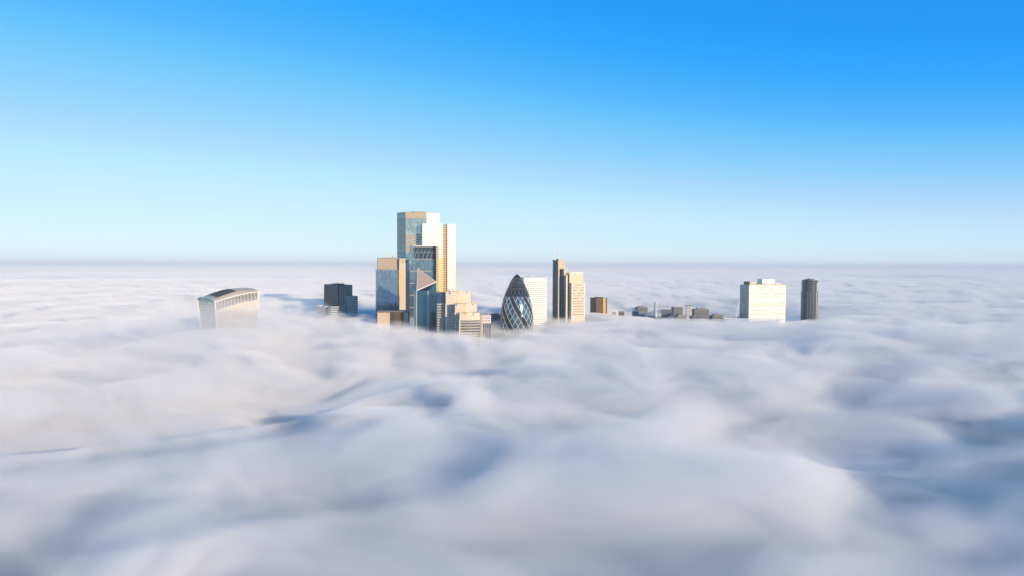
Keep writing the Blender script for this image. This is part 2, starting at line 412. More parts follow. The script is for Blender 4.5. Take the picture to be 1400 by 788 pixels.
for _ in range(30):
    SMOOTH[1:-1] = (SMOOTH[:-2] + 2 * SMOOTH[1:-1] + SMOOTH[2:]) / 4
    SMOOTH[:] = (np.roll(SMOOTH, 4, 1) + 2 * SMOOTH + np.roll(SMOOTH, -4, 1)) / 4
f = fog_sheet('fog_wisps', 26, wisp_volume('wisp_volume', .06, .024), -60, SMOOTH, NEAR); f['label'] = 'torn wisps and tufts of mist on top of the fog'; f['category'] = 'fog'

hz = part(None, 'haze', fog_volume('haze_air', 4.5e-5, (.80, .87, .94), -.1), lambda b: b.obox((0, 0), (1, 0), (0, -1), -95000, 95000, -95000, 95000, -70, 330))
hz['kind'] = 'stuff'; hz['label'] = 'thin blue morning haze over the whole city'; hz['category'] = 'haze'

# ------------------------------------------------------------------ the towers
def root_of(name, label, plan, group=None, cat='tower'):
    return thing(name, label, cat, sum(p[0] for p in plan) / len(plan), sum(p[1] for p in plan) / len(plan), 0, group)
ZB = 45.0      # facade detail reaches down to here, well inside the fog

# --- flared tower with arched end and finned side (far left)
def flared_tower():
    d = 1000.0; th = 40
    L, C, Rr, B = corner(269.5, 293.5, 353.5, d, th)
    t, n, l = tn(C, Rr); tl = (-n[0], -n[1]); wid = math.hypot(L[0] - C[0], L[1] - C[1])
    r = root_of('flared_tower', 'cream finned tower with curved roof and white arched end standing apart in the fog', [L, C, Rr, B])
    zs0 = ZP(293.5, 413.5, d); zs1 = ZP(353, 399.5, Rr[1])
    def zs(s): return zs0 + (zs1 - zs0) * (math.sin(s * 1.35) / math.sin(1.35))
    rise = 5.0
    def P(s, v, z, out=0.):
        """s along the long side, v across (0 front, 1 back); the tower narrows downwards"""
        k = 1 - .17 * min(1, max(0, (zs0 + 8 - z) / 90)) ** .8
        s, v = .5 + (s - .5) * k, .5 + (v - .5) * (.35 + .65 * k)
        return (C[0] + t[0] * l * s + tl[0] * wid * v + n[0] * out, C[1] + t[1] * l * s + tl[1] * wid * v + n[1] * out, z)
    LV = [0, .3, .5, .65, .8, .9, 1.0]
    def arch(v): return math.sqrt(max(0, 1 - (2 * v - 1) ** 2))
    NS, NV = 24, 16
    def roof_z(s, v): return zs(s) + (rise + 3 * math.sin(math.pi * min(1, s * 1.1))) * arch(v)
    # body: cream wall with glazed slots
    def walls(b):
        for i in range(NS):
            s0, s1 = i / NS, (i + 1) / NS
            A, B_ = zs(s0) - 12, zs(s1) - 12
            for f0, f1 in zip(LV, LV[1:]):
                b.face([P(s0, 0, A * f0), P(s1, 0, B_ * f0), P(s1, 0, B_ * f1), P(s0, 0, A * f1)])
                b.face([P(s1, 1, zs(s1) * f0), P(s0, 1, zs(s0) * f0), P(s0, 1, zs(s0) * f1), P(s1, 1, zs(s1) * f1)])
        for j in range(NV):
            v0, v1 = j / NV, (j + 1) / NV
            for f0, f1 in zip(LV, LV[1:]): b.face([P(1, v0, roof_z(1, v0) * f0), P(1, v1, roof_z(1, v1) * f0), P(1, v1, roof_z(1, v1) * f1), P(1, v0, roof_z(1, v0) * f1)])
    wal = part(r, 'wall', M['cream'], walls)
    def slots(b):
        for i in range(NS):
            s0, s1 = i / NS, (i + 1) / NS
            b.face([P(s0, 0, zs(s0) - 12, -1.2), P(s1, 0, zs(s1) - 12, -1.2), P(s1, 0, zs(s1), -1.2), P(s0, 0, zs(s0), -1.2)])
    part(r, 'slot_glazing', M['g_black'], slots)
    def end(b):
        for j in range(NV):
            v1, v0 = j / NV, (j + 1) / NV
            A, B_ = roof_z(0, v0) - 9, roof_z(0, v1) - 9
            for f0, f1 in zip(LV, LV[1:]): b.face([P(.012, v0, A * f0), P(.012, v1, B_ * f0), P(.012, v1, B_ * f1), P(.012, v0, A * f1)], [(v0 * wid, A * f0), (v1 * wid, B_ * f0), (v1 * wid, B_ * f1), (v0 * wid, A * f1)])
    ew = part(r, 'end_wall', M['g_grey'], end)
    def arch_win(b):
        for j in range(NV):
            v1, v0 = j / NV, (j + 1) / NV
            b.face([P(.008, v0, roof_z(0, v0) - 9.2), P(.008, v1, roof_z(0, v1) - 9.2), P(.008, v1, roof_z(0, v1)), P(.008, v0, roof_z(0, v0))], [(v0 * wid, 0), (v1 * wid, 0), (v1 * wid, 9), (v0 * wid, 9)])
    win = part(r, 'arched_window', M['g_green'], arch_win)
    for k in range(1, 5):
        v = k / 5; part(win, 'window_bar', M['steel'], lambda b: b.tube([P(-.002, v, roof_z(0, v) - 9.2), P(-.002, v, roof_z(0, v) - .5)], .22))
    for k in range(7):
        z = zs0 - 6 - 4.2 * k; part(ew, 'floor_band', M['grey'], lambda b: b.bar(P(.004, .06, z), P(.004, .94, z), .55))
    # white rim round the arched end
    rim = [P(-.006, 0, 30)] + [P(-.006, 0, z) for z in (60, 90, zs0 - 8)] + [P(-.006, v, roof_z(0, v) + .2) for v in [i / 24 for i in range(25)]] + [P(-.006, 1, z) for z in (zs0 - 8, 90, 60, 30)]
    part(r, 'end_rim', M['steel'], lambda b: b.tube(rim, 1.15, 6), smooth=False)
    part(r, 'eaves_rim', M['steel'], lambda b: b.tube([P(i / 24, 0, zs(i / 24) + .4, .5) for i in range(25)], .85, 6))
    part(r, 'corner_fin', M['steel'], lambda b: b.tube([P(1.0, 0, z, .4) for z in (30, 60, 100, zs1 + .6)], 1.3, 6))
    def roof(b, s0, s1, v0, v1, dz):
        for i in range(12):
            for j in range(10):
                a, c = s0 + (s1 - s0) * i / 12, s0 + (s1 - s0) * (i + 1) / 12; e, g = v0 + (v1 - v0) * j / 10, v0 + (v1 - v0) * (j + 1) / 10
                b.face([P(a, e, roof_z(a, e) + dz), P(c, e, roof_z(c, e) + dz), P(c, g, roof_z(c, g) + dz), P(a, g, roof_z(a, g) + dz)])
    part(r, 'roof', M['cream_pale'], lambda b: roof(b, 0, 1, 0, 1, 0), smooth=True, weld=True)
    lou = part(r, 'roof_louvres', M['louvre'], lambda b: roof(b, .10, .52, .12, .62, .35), smooth=True, weld=True)
    for k in range(9):
        s = .1 + .42 * k / 8
        part(lou, 'louvre_rib', M['brown'], lambda b: b.tube([P(s, v, roof_z(s, v) + .6) for v in [.12 + .05 * q for q in range(11)]], .18, 4))
    # fins of the long side, each its own
    nf = 30
    for k in range(1, nf):
        s = k / nf
        part(wal, 'fin', M['white'], lambda b: b.tube([P(s, 0, z, .35) for z in (40, 70, 90, 105, 118, 130, zs(s) + .2)], .42, 4))
    for s, v, ang, lab in ((.02, .75, 150, 'white cleaning crane over the arched end of the curved roof'), (.36, .8, 30, 'white cleaning crane behind the dark louvres of the curved roof'), (.72, .85, 20, 'white cleaning crane on the plain high end of the curved roof')):
        p = P(s, v, roof_z(s, v))
        q = thing('roof_crane', lab, 'crane', p[0], p[1], p[2], 'cleaning cranes on the curved roof')
        part(q, 'base', M['steel'], lambda b: b.obox(p[:2], t, n, -1.4, 1.4, -1.2, 1.2, p[2] - .4, p[2] + 1.6))
        part(q, 'jib', M['steel'], lambda b: b.bar((p[0], p[1], p[2] + 1.6), (p[0] + 5 * math.cos(R(ang)), p[1] + 5 * math.sin(R(ang)), p[2] + 3.6), .4))
flared_tower()

# --- dark tower with lower wings
def dark_tower():
    d = 1350.0; th = 34
    P1 = corner(443, 461.5, 481.5, d, th); z = ZP(461, 391, d)
    r = root_of('dark_tower', 'dark blue-grey tower with pale vertical strips and stepped greenish wings', P1)
    body(r, P1, z, M['g_navy']); roofdeck(r, P1, z)
    L, C, Rr, B = P1
    mullions(r, C, Rr, ZB, z + .3, M['greenish'], 4.6, 1.5, .8, name='vertical_strip', single=True)
    part(r, 'corner_strip', M['dark'], lambda b: b.obox(C, *tn(C, Rr)[:2], -.4, 1.1, -.5, 1.0, ZB, z + .4))
    mullions(r, L, C, ZB, z, M['dark'], 2.6, .3, .3)
    plant(r, P1, .45, z, 3.2, M['dark']); roof_clutter(r, P1, z, 5, 6, 2.4); parapet(r, P1, z, M['dark'], 1.2)
    # wings
    W = corner(432, 443.5, 452.5, d - 8, th); zw = ZP(443, 420, d)
    body(r, W, zw, M['g_navy'], name='side_wing'); parapet(r, W, zw, M['white'], 1.2)
    W = corner(None, 452.5, 472.5, d - 30, 30, 20); zw = ZP(460, 419.5, d - 30)
    body(r, W, zw, M['g_teal'], name='front_wing'); bands(r, W[1], W[2], ZB, zw, M['greenish'], 4.2, 2.0, .4)
    bands(r, W[0], W[1], ZB, zw, M['greenish'], 4.2, 2.0, .4)
    W = corner(None, 474, 489, d - 12, 24, 26); zw = ZP(480, 405, d - 12)
    body(r, W, zw, M['g_teal'], name='end_wing'); bands(r, W[1], W[2], ZB, zw, M['greenish'], 4.2, 2.3, .4); bands(r, W[0], W[1], ZB, zw, M['greenish'], 4.2, 2.3, .4)
    for u in (.3, .72):
        p = pick(P1, u, u + .1, .4, .6)[1]
        crane('roof_crane', 'small dark cleaning crane on the flat roof of the dark blue-grey tower' if u < .5 else 'pale cleaning crane on the dark tower roof, beside the striped side', p[0], p[1], z + .5, 2.6, 6, 30 if u < .5 else 190, M['dark'] if u < .5 else M['steel'], .1)
dark_tower()

# --- the tallest tower, faceted glass and faces painted white as sun glare
def tallest_tower():
    d = 1330.0
    r = thing('tallest_tower', 'tallest tower, faceted glass on one side and white faces painted as sun glare on the other', 'tower', PX(585, d), d + 30)
    zt = ZP(590, 290.5, d)
    a0 = (PX(543.3, d + 22), d + 22); a1 = (PX(554.6, d + 2), d + 2); a2 = (PX(583, d + 6), d + 6); a3 = (PX(600.5, d + 22), d + 22)
    back = [(PX(598, d + 50), d + 50), (PX(549, d + 56), d + 56)]
    hi = [a0, a1, a2, a3] + back
    part(r, 'upper_wall', [M['g_blue'], M['white']], lambda b: (b.prism(hi, 0, zt - .1)))
    # facets: glass panes, crown bands and a face painted white for sun glare, laid 30 cm proud
    def facet(name, A, B, z0, z1, m, pr=.3):
        t, n, l = tn(A, B); part(r, name, m, lambda b: b.obox(A, t, n, 0.02, l - .02, -.2, pr, z0, z1))
    facet('glass_facet', a0, a1, 40, zt, M['g_teal']); facet('glass_facet', a1, a2, 40, ZP(570, 299, d), M['g_pale'])
    facet('crown_panel', a1, a2, ZP(570, 298.7, d), zt, M['beige']); facet('crown_panel', a0, a1, ZP(570, 298.7, d), zt + .1, M['g_grey'], .5)
    facet('glare_white_face', a2, a3, 40, zt, M['white'])
    mullions(r, a0, a1, 150, zt, M['grey'], 5, .4, .7); bands(r, a1, a2, ZP(570, 346, d), ZP(570, 320, d), M['beige'], 4.6, 3.0, .7, 0, 'spandrel_band')
    bands(r, a1, a2, ZP(570, 318, d), ZP(570, 300, d), M['grey'], 4.4, .7, .55)
    bands(r, a0, a1, ZP(570, 350, d), ZP(570, 298, d), M['grey'], 4.4, .6, .55)
    mullions(r, a1, a2, ZP(570, 350, d), ZP(570, 299, d), M['grey'], 6, .35, .6)
    mullions(r, a2, a3, 150, zt, M['cream_pale'], 4, .35, .5); bands(r, a2, a3, ZP(590, 312, d), zt, M['cream_pale'], 4.4, .5, .45)
    part(r, 'roof', M['roof'], lambda b: b.prism(inset_plan(hi, .92), zt, zt + .8))
    part(r, 'plant_room', M['beige'], lambda b: b.prism(inset_plan(hi, .35), zt + .8, zt + 3))
    # lower part, in front, painted white for sun glare on its glass
    dl = d - 6; zl = ZP(600, 307.5, dl)
    th = 14
    Lw = corner(None, 577.5, 623, dl - 12, th, 34); t, n, l = tn(Lw[1], Lw[2])
    ua, ub = l * .61, l * .745                        # the recessed brown slot
    C = Lw[1]
    def at(u, p): return (C[0] + t[0] * u + n[0] * p, C[1] + t[1] * u + n[1] * p)
    left = [at(0, -34), at(0, 0), at(ua, 0), at(ua, -34)]; right = [at(ub, -34), at(ub, 0), at(l, 0), at(l, -34)]
    mid = [at(ua + .01, -33), at(ua + .01, -3.2), at(ub - .01, -3.2), at(ub - .01, -33)]
    for k, pl in enumerate((left, right)):
        body(r, pl, zl, M['white'], name='glare_white_shaft'); parapet(r, pl, zl, M['white'], 1.4)
        bands(r, pl[1], pl[2], ZP(600, 400, dl), zl - 2, M['cream_pale'], 8.8, .5, .3)
        mullions(r, pl[1], pl[2], 100, zl - 2, M['cream_pale'], 5.2, .3, .34)
    body(r, mid, zl - 1.5, M['brown'], name='lift_shaft'); bands(r, mid[1], mid[2], ZP(600, 400, dl), zl - 2, M['cream'], 4.4, 1.5, .5)
    part(r, 'lift_motor_box', M['grey'], lambda b: b.prism(inset_plan(mid, .5), zl - 1.4, zl + 1.2))
tallest_tower()

# --- wedge tower, raked glass side and gold lift core
def wedge_tower():
    d = 1240.0; z = ZP(580, 336, d); th = 16
    Pt = corner(None, 564.3, 598.5, d, th, 34); t, n, l = tn(Pt[1], Pt[2])
    r = root_of('wedge_tower', 'raked blue-green glass wedge tower with dark lattice crown and gold lift core', Pt)
    C = Pt[1]
    foot = (PX(546, d), d)
    k = -math.hypot(foot[0] - C[0], foot[1] - C[1])
    def Q(u, p, zz): return (C[0] + t[0] * u + n[0] * p, C[1] + t[1] * u + n[1] * p, zz)
    def edge(zz): return k * (z - zz) / z            # raked left edge
    def shell(b):
        lo, hi = 0, z
        b.face([Q(k, 0, 0), Q(l, 0, 0), Q(l, 0, z), Q(0, 0, z)], [(k, 0), (l, 0), (l, z), (0, z)])
        b.face([Q(k, -34, 0), Q(k, 0, 0), Q(0, 0, z), Q(0, -34, z)], [(0, 0), (34, 0), (34, z), (0, z)])
        b.face([Q(l, 0, 0), Q(l, -34, 0), Q(l, -34, z), Q(l, 0, z)]); b.face([Q(l, -34, 0), Q(k, -34, 0), Q(0, -34, z), Q(l, -34, z)])
        b.face([Q(0, 0, z), Q(l, 0, z), Q(l, -34, z), Q(0, -34, z)])
    part(r, 'wall', M['g_teal'], shell)
    zz = z - 1
    for i in range(7):                                 # storeys grouped in big frames
        z1 = z - 2 - i * 22
        part(r, 'megaframe_beam', M['grey'], lambda b: b.obox(C, t, n, edge(z1) + .3, l - .3, -.2, .7, z1 - 1.4, z1))
    for i in range(30):
        z1 = z - 4 - i * 4.4
        if z1 < 80: break
        part(r, 'floor_band', M['g_grey'], lambda b: b.obox(C, t, n, edge(z1) + .5, l - .5, -.2, .3, z1 - .8, z1))
    part(r, 'corner_frame', M['grey'], lambda b: b.bar(Q(0, .4, z), Q(k * .75, .4, z * .25), .5))
    part(r, 'corner_frame', M['g_grey'], lambda b: b.bar(Q(l * .22, .4, z - 1), Q(l * .22 + k * .5, .4, z * .45), .35))
    # dark crown with diagonal lattice
    zc = ZP(580, 355, d)
    cg = part(r, 'crown_glazing', M['g_black'], lambda b: b.obox(C, t, n, 2.0, l - 4, -.2, .5, zc, z - 1.5))
    for i in range(5):
        u = 2.5 + i * (l - 9) / 5
        part(cg, 'lattice_brace', M['g_pale'], lambda b: b.bar(Q(u, .9, zc + 1), Q(u + (l - 9) / 5 * .75, .9, z - 8), .6))
        part(cg, 'lattice_bar', M['grey'], lambda b: b.bar(Q(u, .8, zc), Q(u, .8, z - 2), .3))
    part(cg, 'lattice_bar', M['grey'], lambda b: b.bar(Q(2, .8, (zc + z) / 2), Q(l - 4, .8, (zc + z) / 2), .35))
    # gold lift core on the right
    core = corner(None, 596.2, 604.8, d - 2, th, 20); zg = ZP(600, 336, d)
    tg, ng, lg = tn(core[1], core[2]); half = lg * .42
    g1 = [core[0], core[1], (core[1][0] + tg[0] * half, core[1][1] + tg[1] * half), (core[0][0] + tg[0] * half, core[0][1] + tg[1] * half)]
    g2 = [(core[0][0] + tg[0] * (half + .02), core[0][1] + tg[1] * (half + .02) - 1), (core[1][0] + tg[0] * (half + .02) - ng[0], core[1][1] + tg[1] * (half + .02) - ng[1]), (core[2][0] - ng[0], core[2][1] - ng[1]), core[3]]
    body(r, g1, zg, M['brown'], name='lift_core'); body(r, g2, ZP(602, 353.5, d), M['gold'], name='stair_core')
    bands(r, g1[1], g1[2], 90, zg, M['cream'], 4.4, 2.2, .5, .3); bands(r, g2[1], g2[2], 90, ZP(602, 358, d), M['steel'], 5.5, .8, .5, .2)
    mullions(r, g2[1], g2[2], 90, ZP(602, 354, d), M['yellow'], 2.2, .5, .6)
    parapet(r, Pt, z, M['steel'], 1.0)
wedge_tower()

# --- glass tower with a setback top and yellow balcony ladder
def ladder_tower():
    d = 1190.0; th = 13
    P1 = corner(None, 514, 545, d, th, 44); z = ZP(530, 369.5, d)
    r = root_of('setback_tower', 'blue glass tower with beige setback top and yellow stacked balconies', P1)
    body(r, P1, z, M['g_blue']); L, C, Rr, B = P1; t, n, l = tn(C, Rr)
    bands(r, C, Rr, 80, z, M['g_grey'], 4.0, .7, .3); mullions(r, C, Rr, 80, z, M['grey'], 4, .3, .35)
    # dark recessed side, right of the ladder
    S = corner(None, 545.2, 560, d + 6, th, 36); zs_ = ZP(545, 360, d); ssh = body(r, S, zs_, M['g_navy'], name='side_shaft')
    t2, n2, l2 = tn(S[1], S[2])
    for i in range(15):
        z1 = ZP(549, 371 + i * 3.15, d); w_ = 8.8 * (1 - .055 * i) * l2 / 20
        part(ssh, 'balcony', M['yellow'], lambda b: b.obox((S[1][0] - .6, S[1][1]), t2, n2, .1, w_ + .6, -.1, 2.6, z1 - 1.5, z1))
    U = corner(None, 516.5, 545.5, d + 3, th, 34); zu = ZP(530, 354, d)
    body(r, U, zu, M['beige'], z0=z - 1, name='setback_storeys'); bands(r, U[1], U[2], z, zu, M['concrete'], 4.2, .6, .35); mullions(r, U[1], U[2], z, zu, M['beige'], 3, .6, .5)
    U2 = corner(None, 545.6, 554.5, d + 4, th, 30); body(r, U2, zu + .6, M['cream'], z0=60, name='stair_tower')
    mullions(r, U2[1], U2[2], zs_, zu, M['brown'], 3.5, .7, .5, name='stair_window', single=True)
    parapet(r, P1, z, M['grey'], 1.2); plant(r, U, .6, zu, 2.4, M['beige']); roof_clutter(r, U, zu, 5, 2, 2.6); parapet(r, U, zu, M['grey'], .9)
    # stone block at its foot
    d2 = 1085.0; F = corner(None, 515.7, 557.5, d2, 8, 30); zf = ZP(535, 427, d2)
    q = root_of('stone_block', 'low stone office block with dark bowed middle at the foot of the setback tower', F, cat='building')
    t3, n3, l3 = tn(F[1], F[2]); Cf = F[1]
    def seg(u0, u1, p): return [(Cf[0] + t3[0] * u + n3[0] * pp, Cf[1] + t3[1] * u + n3[1] * pp) for u, pp in ((u0, -28), (u0, p), (u1, p), (u1, -28))]
    for nm, u0, u1, m in (('wing', 0, .41, 'cream'), ('wing', .86, 1, 'cream')): body(q, seg(u0 * l3, u1 * l3, 0), zf, M[m], name=nm)
    def bow(b):
        a, c = .411 * l3, .859 * l3
        pts = [(a + (c - a) * i / 10, 4.5 * math.sin(math.pi * i / 10) - 1) for i in range(11)]
        pl = [(Cf[0] + t3[0] * u + n3[0] * p, Cf[1] + t3[1] * u + n3[1] * p) for u, p in [(a, -27)] + pts + [(c, -27)]]
        b.prism(pl, 0, zf - .6)
    part(q, 'bowed_front', M['g_brown'], bow)
    W = seg(0, .41 * l3, 0); mullions(q, W[1], W[2], 50, zf, M['pink'], 4.6, 1.2, .5, name='pier', single=True); W = seg(.86 * l3, l3, 0); mullions(q, W[1], W[2], 50, zf, M['pink'], 3.5, 1.0, .5, name='pier', single=True)
    part(q, 'cornice', M['concrete'], lambda b: b.obox(Cf, t3, n3, -.5, l3 + .5, -28, 4.6, zf, zf + 1.1))
    p = pick(U, .75, .9, .3, .5)[1]
    crane('roof_crane', 'yellow crane on top of the setback glass tower', p[0], p[1], zu + 2.4, 2.2, 13, 200, M['yellow'], .12)
ladder_tower()

# --- angular glass tower with a slanting triangular top
def angular_tower():
    r = thing('angular_tower', 'angular dark teal glass tower topped by a pale pink slanting triangle', 'tower', PX(580, 1062), 1062)
    def V3(px, py, d): return Vector((PX(px, d), d, ZP(px, py, d)))
    c0 = V3(565.8, 397.5, 1056); c1 = V3(569.6, 397.8, 1050); c2 = V3(585.2, 397.8, 1046); c3 = V3(596.8, 386, 1064); ap = V3(571, 367.4, 1078); bk = V3(596, 386, 1090); bl = V3(566.5, 397, 1092)
    def dn(p): return (p.x, p.y, 0)
    def q(a, b): 
        l = (Vector(dn(b)) - Vector(dn(a))).length
        return [dn(a), dn(b), tuple(b), tuple(a)], [(0, 0), (l, 0), (l, b.z), (0, a.z)]
    for nm, a, b, m in (('edge_strip', c0, c1, 'cream_pale'), ('glass_face', c1, c2, 'g_sea'), ('glass_face', c2, c3, 'g_sea'), ('rear_wall', c3, bk, 'g_navy'), ('rear_wall', bk, bl, 'g_navy'), ('rear_wall', bl, c0, 'g_navy')):
        part(r, nm, M[m], lambda mb: mb.face(*q(a, b)))
    stp = part(r, 'slanting_top', M['pink'], lambda b: (b.face([c1, c3, ap])))
    part(r, 'top_side', M['g_grey'], lambda b: (b.face([bl, c0, ap]), b.face([c0, c1, ap]), b.face([c3, bk, ap]), b.face([bk, bl, ap])))
    part(r, 'dark_facet', M['g_black'], lambda b: b.face([c1, c2, c3]))
    part(stp, 'white_edge', M['steel'], lambda b: b.bar(c1 + Vector((0, -.5, .3)), c3 + Vector((0, -.5, .3)), .75))
    for a, rr in ((c2, .55), (c1, .5), (c3, .4)): part(r, 'corner_trim', M['steel'], lambda b: b.bar(dn(a), tuple(a), rr))
    part(stp, 'top_trim', M['steel'], lambda b: b.bar(c1, ap, .35)); part(stp, 'top_trim', M['steel'], lambda b: b.bar(ap, c3, .35))
    for f_ in (.25, .5, .75):
        part(stp, 'panel_joint', M['beige'], lambda b: b.bar(c1.lerp(ap, f_) + Vector((0, -.15, 0)), c3.lerp(ap, f_) + Vector((0, -.15, 0)), .14))
    for a, b_ in ((c1, c2), (c2, c3)):
        A, B_ = (a.x, a.y), (b_.x, b_.y); zt = min(a.z, b_.z) - 1
        bands(r, A, B_, 75, zt, M['g_navy'], 4.2, .45, .12, .4)
        mullions(r, A, B_, 75, zt, M['g_navy'], 3.2, .22, .16, .4)
angular_tower()

# --- stepped office, three curved parapets
def stepped_office():
    r = thing('stepped_office', 'stepped cream office with three curved terraces and banded windows', 'building', PX(628, 1000), 1010)
    # dark slab at the left
    A = corner(None, 597.3, 609.2, 1012, 10, 24); z = ZP(603, 399.6, 1012)
    body(r, A, z, M['g_grey'], name='side_slab'); part(r, 'dark_panel', M['g_navy'], lambda b: b.obox(A[1], *tn(A[1], A[2])[:2], .3, tn(A[1], A[2])[2] - .3, -.2, .5, ZP(603, 415, 1012), z - .4))
    bands(r, A[1], A[2], 55, ZP(603, 415.5, 1012), M['beige'], 3.9, 1.7, .4)
    for i, (p0, p1, y0, y1, d, npan) in enumerate(((609.4, 643, 399, 416.5, 1004, 9), (622, 651.2, 415.5, 427.5, 986, 8), (628.2, 655.2, 428.3, 438.5, 968, 8))):
        K = 12; sag = 3.0
        def C(u):                       # convex curved front
            x0, x1 = PX(p0, d), PX(p1, d); return (x0 + (x1 - x0) * u, d + 8 * u - sag * math.sin(math.pi * u))
        zt, zp_ = ZP(p0, y0, d), ZP(p0, y1, d)
        front = [C(k / K) for k in range(K + 1)]
        plan = [(front[0][0], d + 30)] + front + [(front[-1][0], d + 34)]
        part(r, 'wall', M['g_grey'], lambda b: b.prism(plan, 0, zt - .6))
        # parapet panels
        for k in range(npan):
            a, c = C(k / npan), C((k + 1) / npan); t, n, l = tn(a, c)
            pp = part(r, 'parapet_panel', M['cream_pale'], lambda b: b.obox(a, t, n, .05, l - .05, -.3, .8, zp_, zt))
            mm = ('gold', 'gold', 'cream', 'gold', 'blue_glint')[(k * 2 + i) % 5]  # gold and blue coping tones stand in for sun reflections
            part(pp, 'parapet_coping', M[mm], lambda b: b.obox(a, t, n, .05, l - .05, -.9, 1.1, zt, zt + (.9 if mm != 'cream' else .6)))
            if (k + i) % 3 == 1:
                part(pp, 'painted_glint', M['blue_glint' if (k + i) % 2 else 'gold'], lambda b: b.obox(a, t, n, l * .2, l * .75, .7, .95, zt - 2.8 - (k % 2), zt - .4))  # gold and blue panes paint sun reflections onto the parapet
        # banded storeys
        zz = zp_ - 1.6
        while zz > 55:
            def ring(b):
                for k in range(K):
                    a, c = front[k], front[k + 1]; t, n, l = tn(a, c); b.obox(a, t, n, 0, l, -.2, .45, zz - 1.7, zz)
            part(r, 'floor_band', M['beige' if i else 'cream'], ring, weld=True)
            zz -= 3.9
        # piers at the left end
        a, c = C(0), C(.16); t, n, l = tn(a, c)
        for u0, u1 in ((-.4, 1.9), (3.0, 4.2)) if i < 2 else ((-.4, 1.4),):
            part(r, 'pier', M['cream_pale'], lambda b: b.obox(a, t, n, u0, u1, -.3, 1.3, 40, zp_ - .02))
        part(r, 'roof', M['roof'], lambda b: b.prism(inset_plan(plan, .9), zt - .58, zt - .2))
    p = (PX(613, 1015), 1015)
    crane('roof_crane', 'dark roof crane over the top terrace of the stepped office', p[0], p[1], ZP(613, 399, 1015), 2.4, 8, 8, M['dark'], .08)
stepped_office()

# --- little striped building and dark glass block beside the bullet tower
def small_pair():
    d = 1080.0; A = corner(None, 657.6, 671, d, 6, 20); z = ZP(664, 432, d)
    r = root_of('striped_block', 'small white office block with pinkish horizontal stripes beside the bullet-shaped tower', A, cat='building')
    body(r, A, z, M['g_grey']); zc = ZP(664, 442.5, d)
    bands(r, A[1], A[2], zc, z, M['white'], 2.6, 1.5, .5); t, n, l = tn(A[1], A[2])
    part(r, 'pier', M['pink'], lambda b: b.obox(A[1], t, n, -.2, 2.6, -.3, .9, 40, z + .3)); part(r, 'pier', M['white'], lambda b: b.obox(A[1], t, n, l - 1.0, l + .2, -.3, .9, zc, z + .3))
    part(r, 'lintel', M['pink'], lambda b: b.obox(A[1], t, n, -.2, l + .2, -.3, 1.0, z + .31, z + 1.4)); mullions(r, A[1], A[2], 50, zc, M['steel'], 3, .35, .3, 2.8)
    plant(r, A, .5, z + .5, 2.2, M['grey'])
    d = 1250.0; B_ = corner(None, 671.2, 688, d, 6, 26); z = ZP(678, 431.5, d)
    r = root_of('dark_block', 'low dark blue glass block between the striped block and bullet-shaped tower', B_, cat='building')
    body(r, B_, z, M['g_navy']); bands(r, B_[1], B_[2], 50, z, M['grey'], 4, .5, .25); mullions(r, B_[1], B_[2], 50, z, M['dark'], 3.4, .35, .4); parapet(r, B_, z, M['grey'], 1.0); plant(r, B_, .4, z, 2.4, M['dark'])
small_pair()

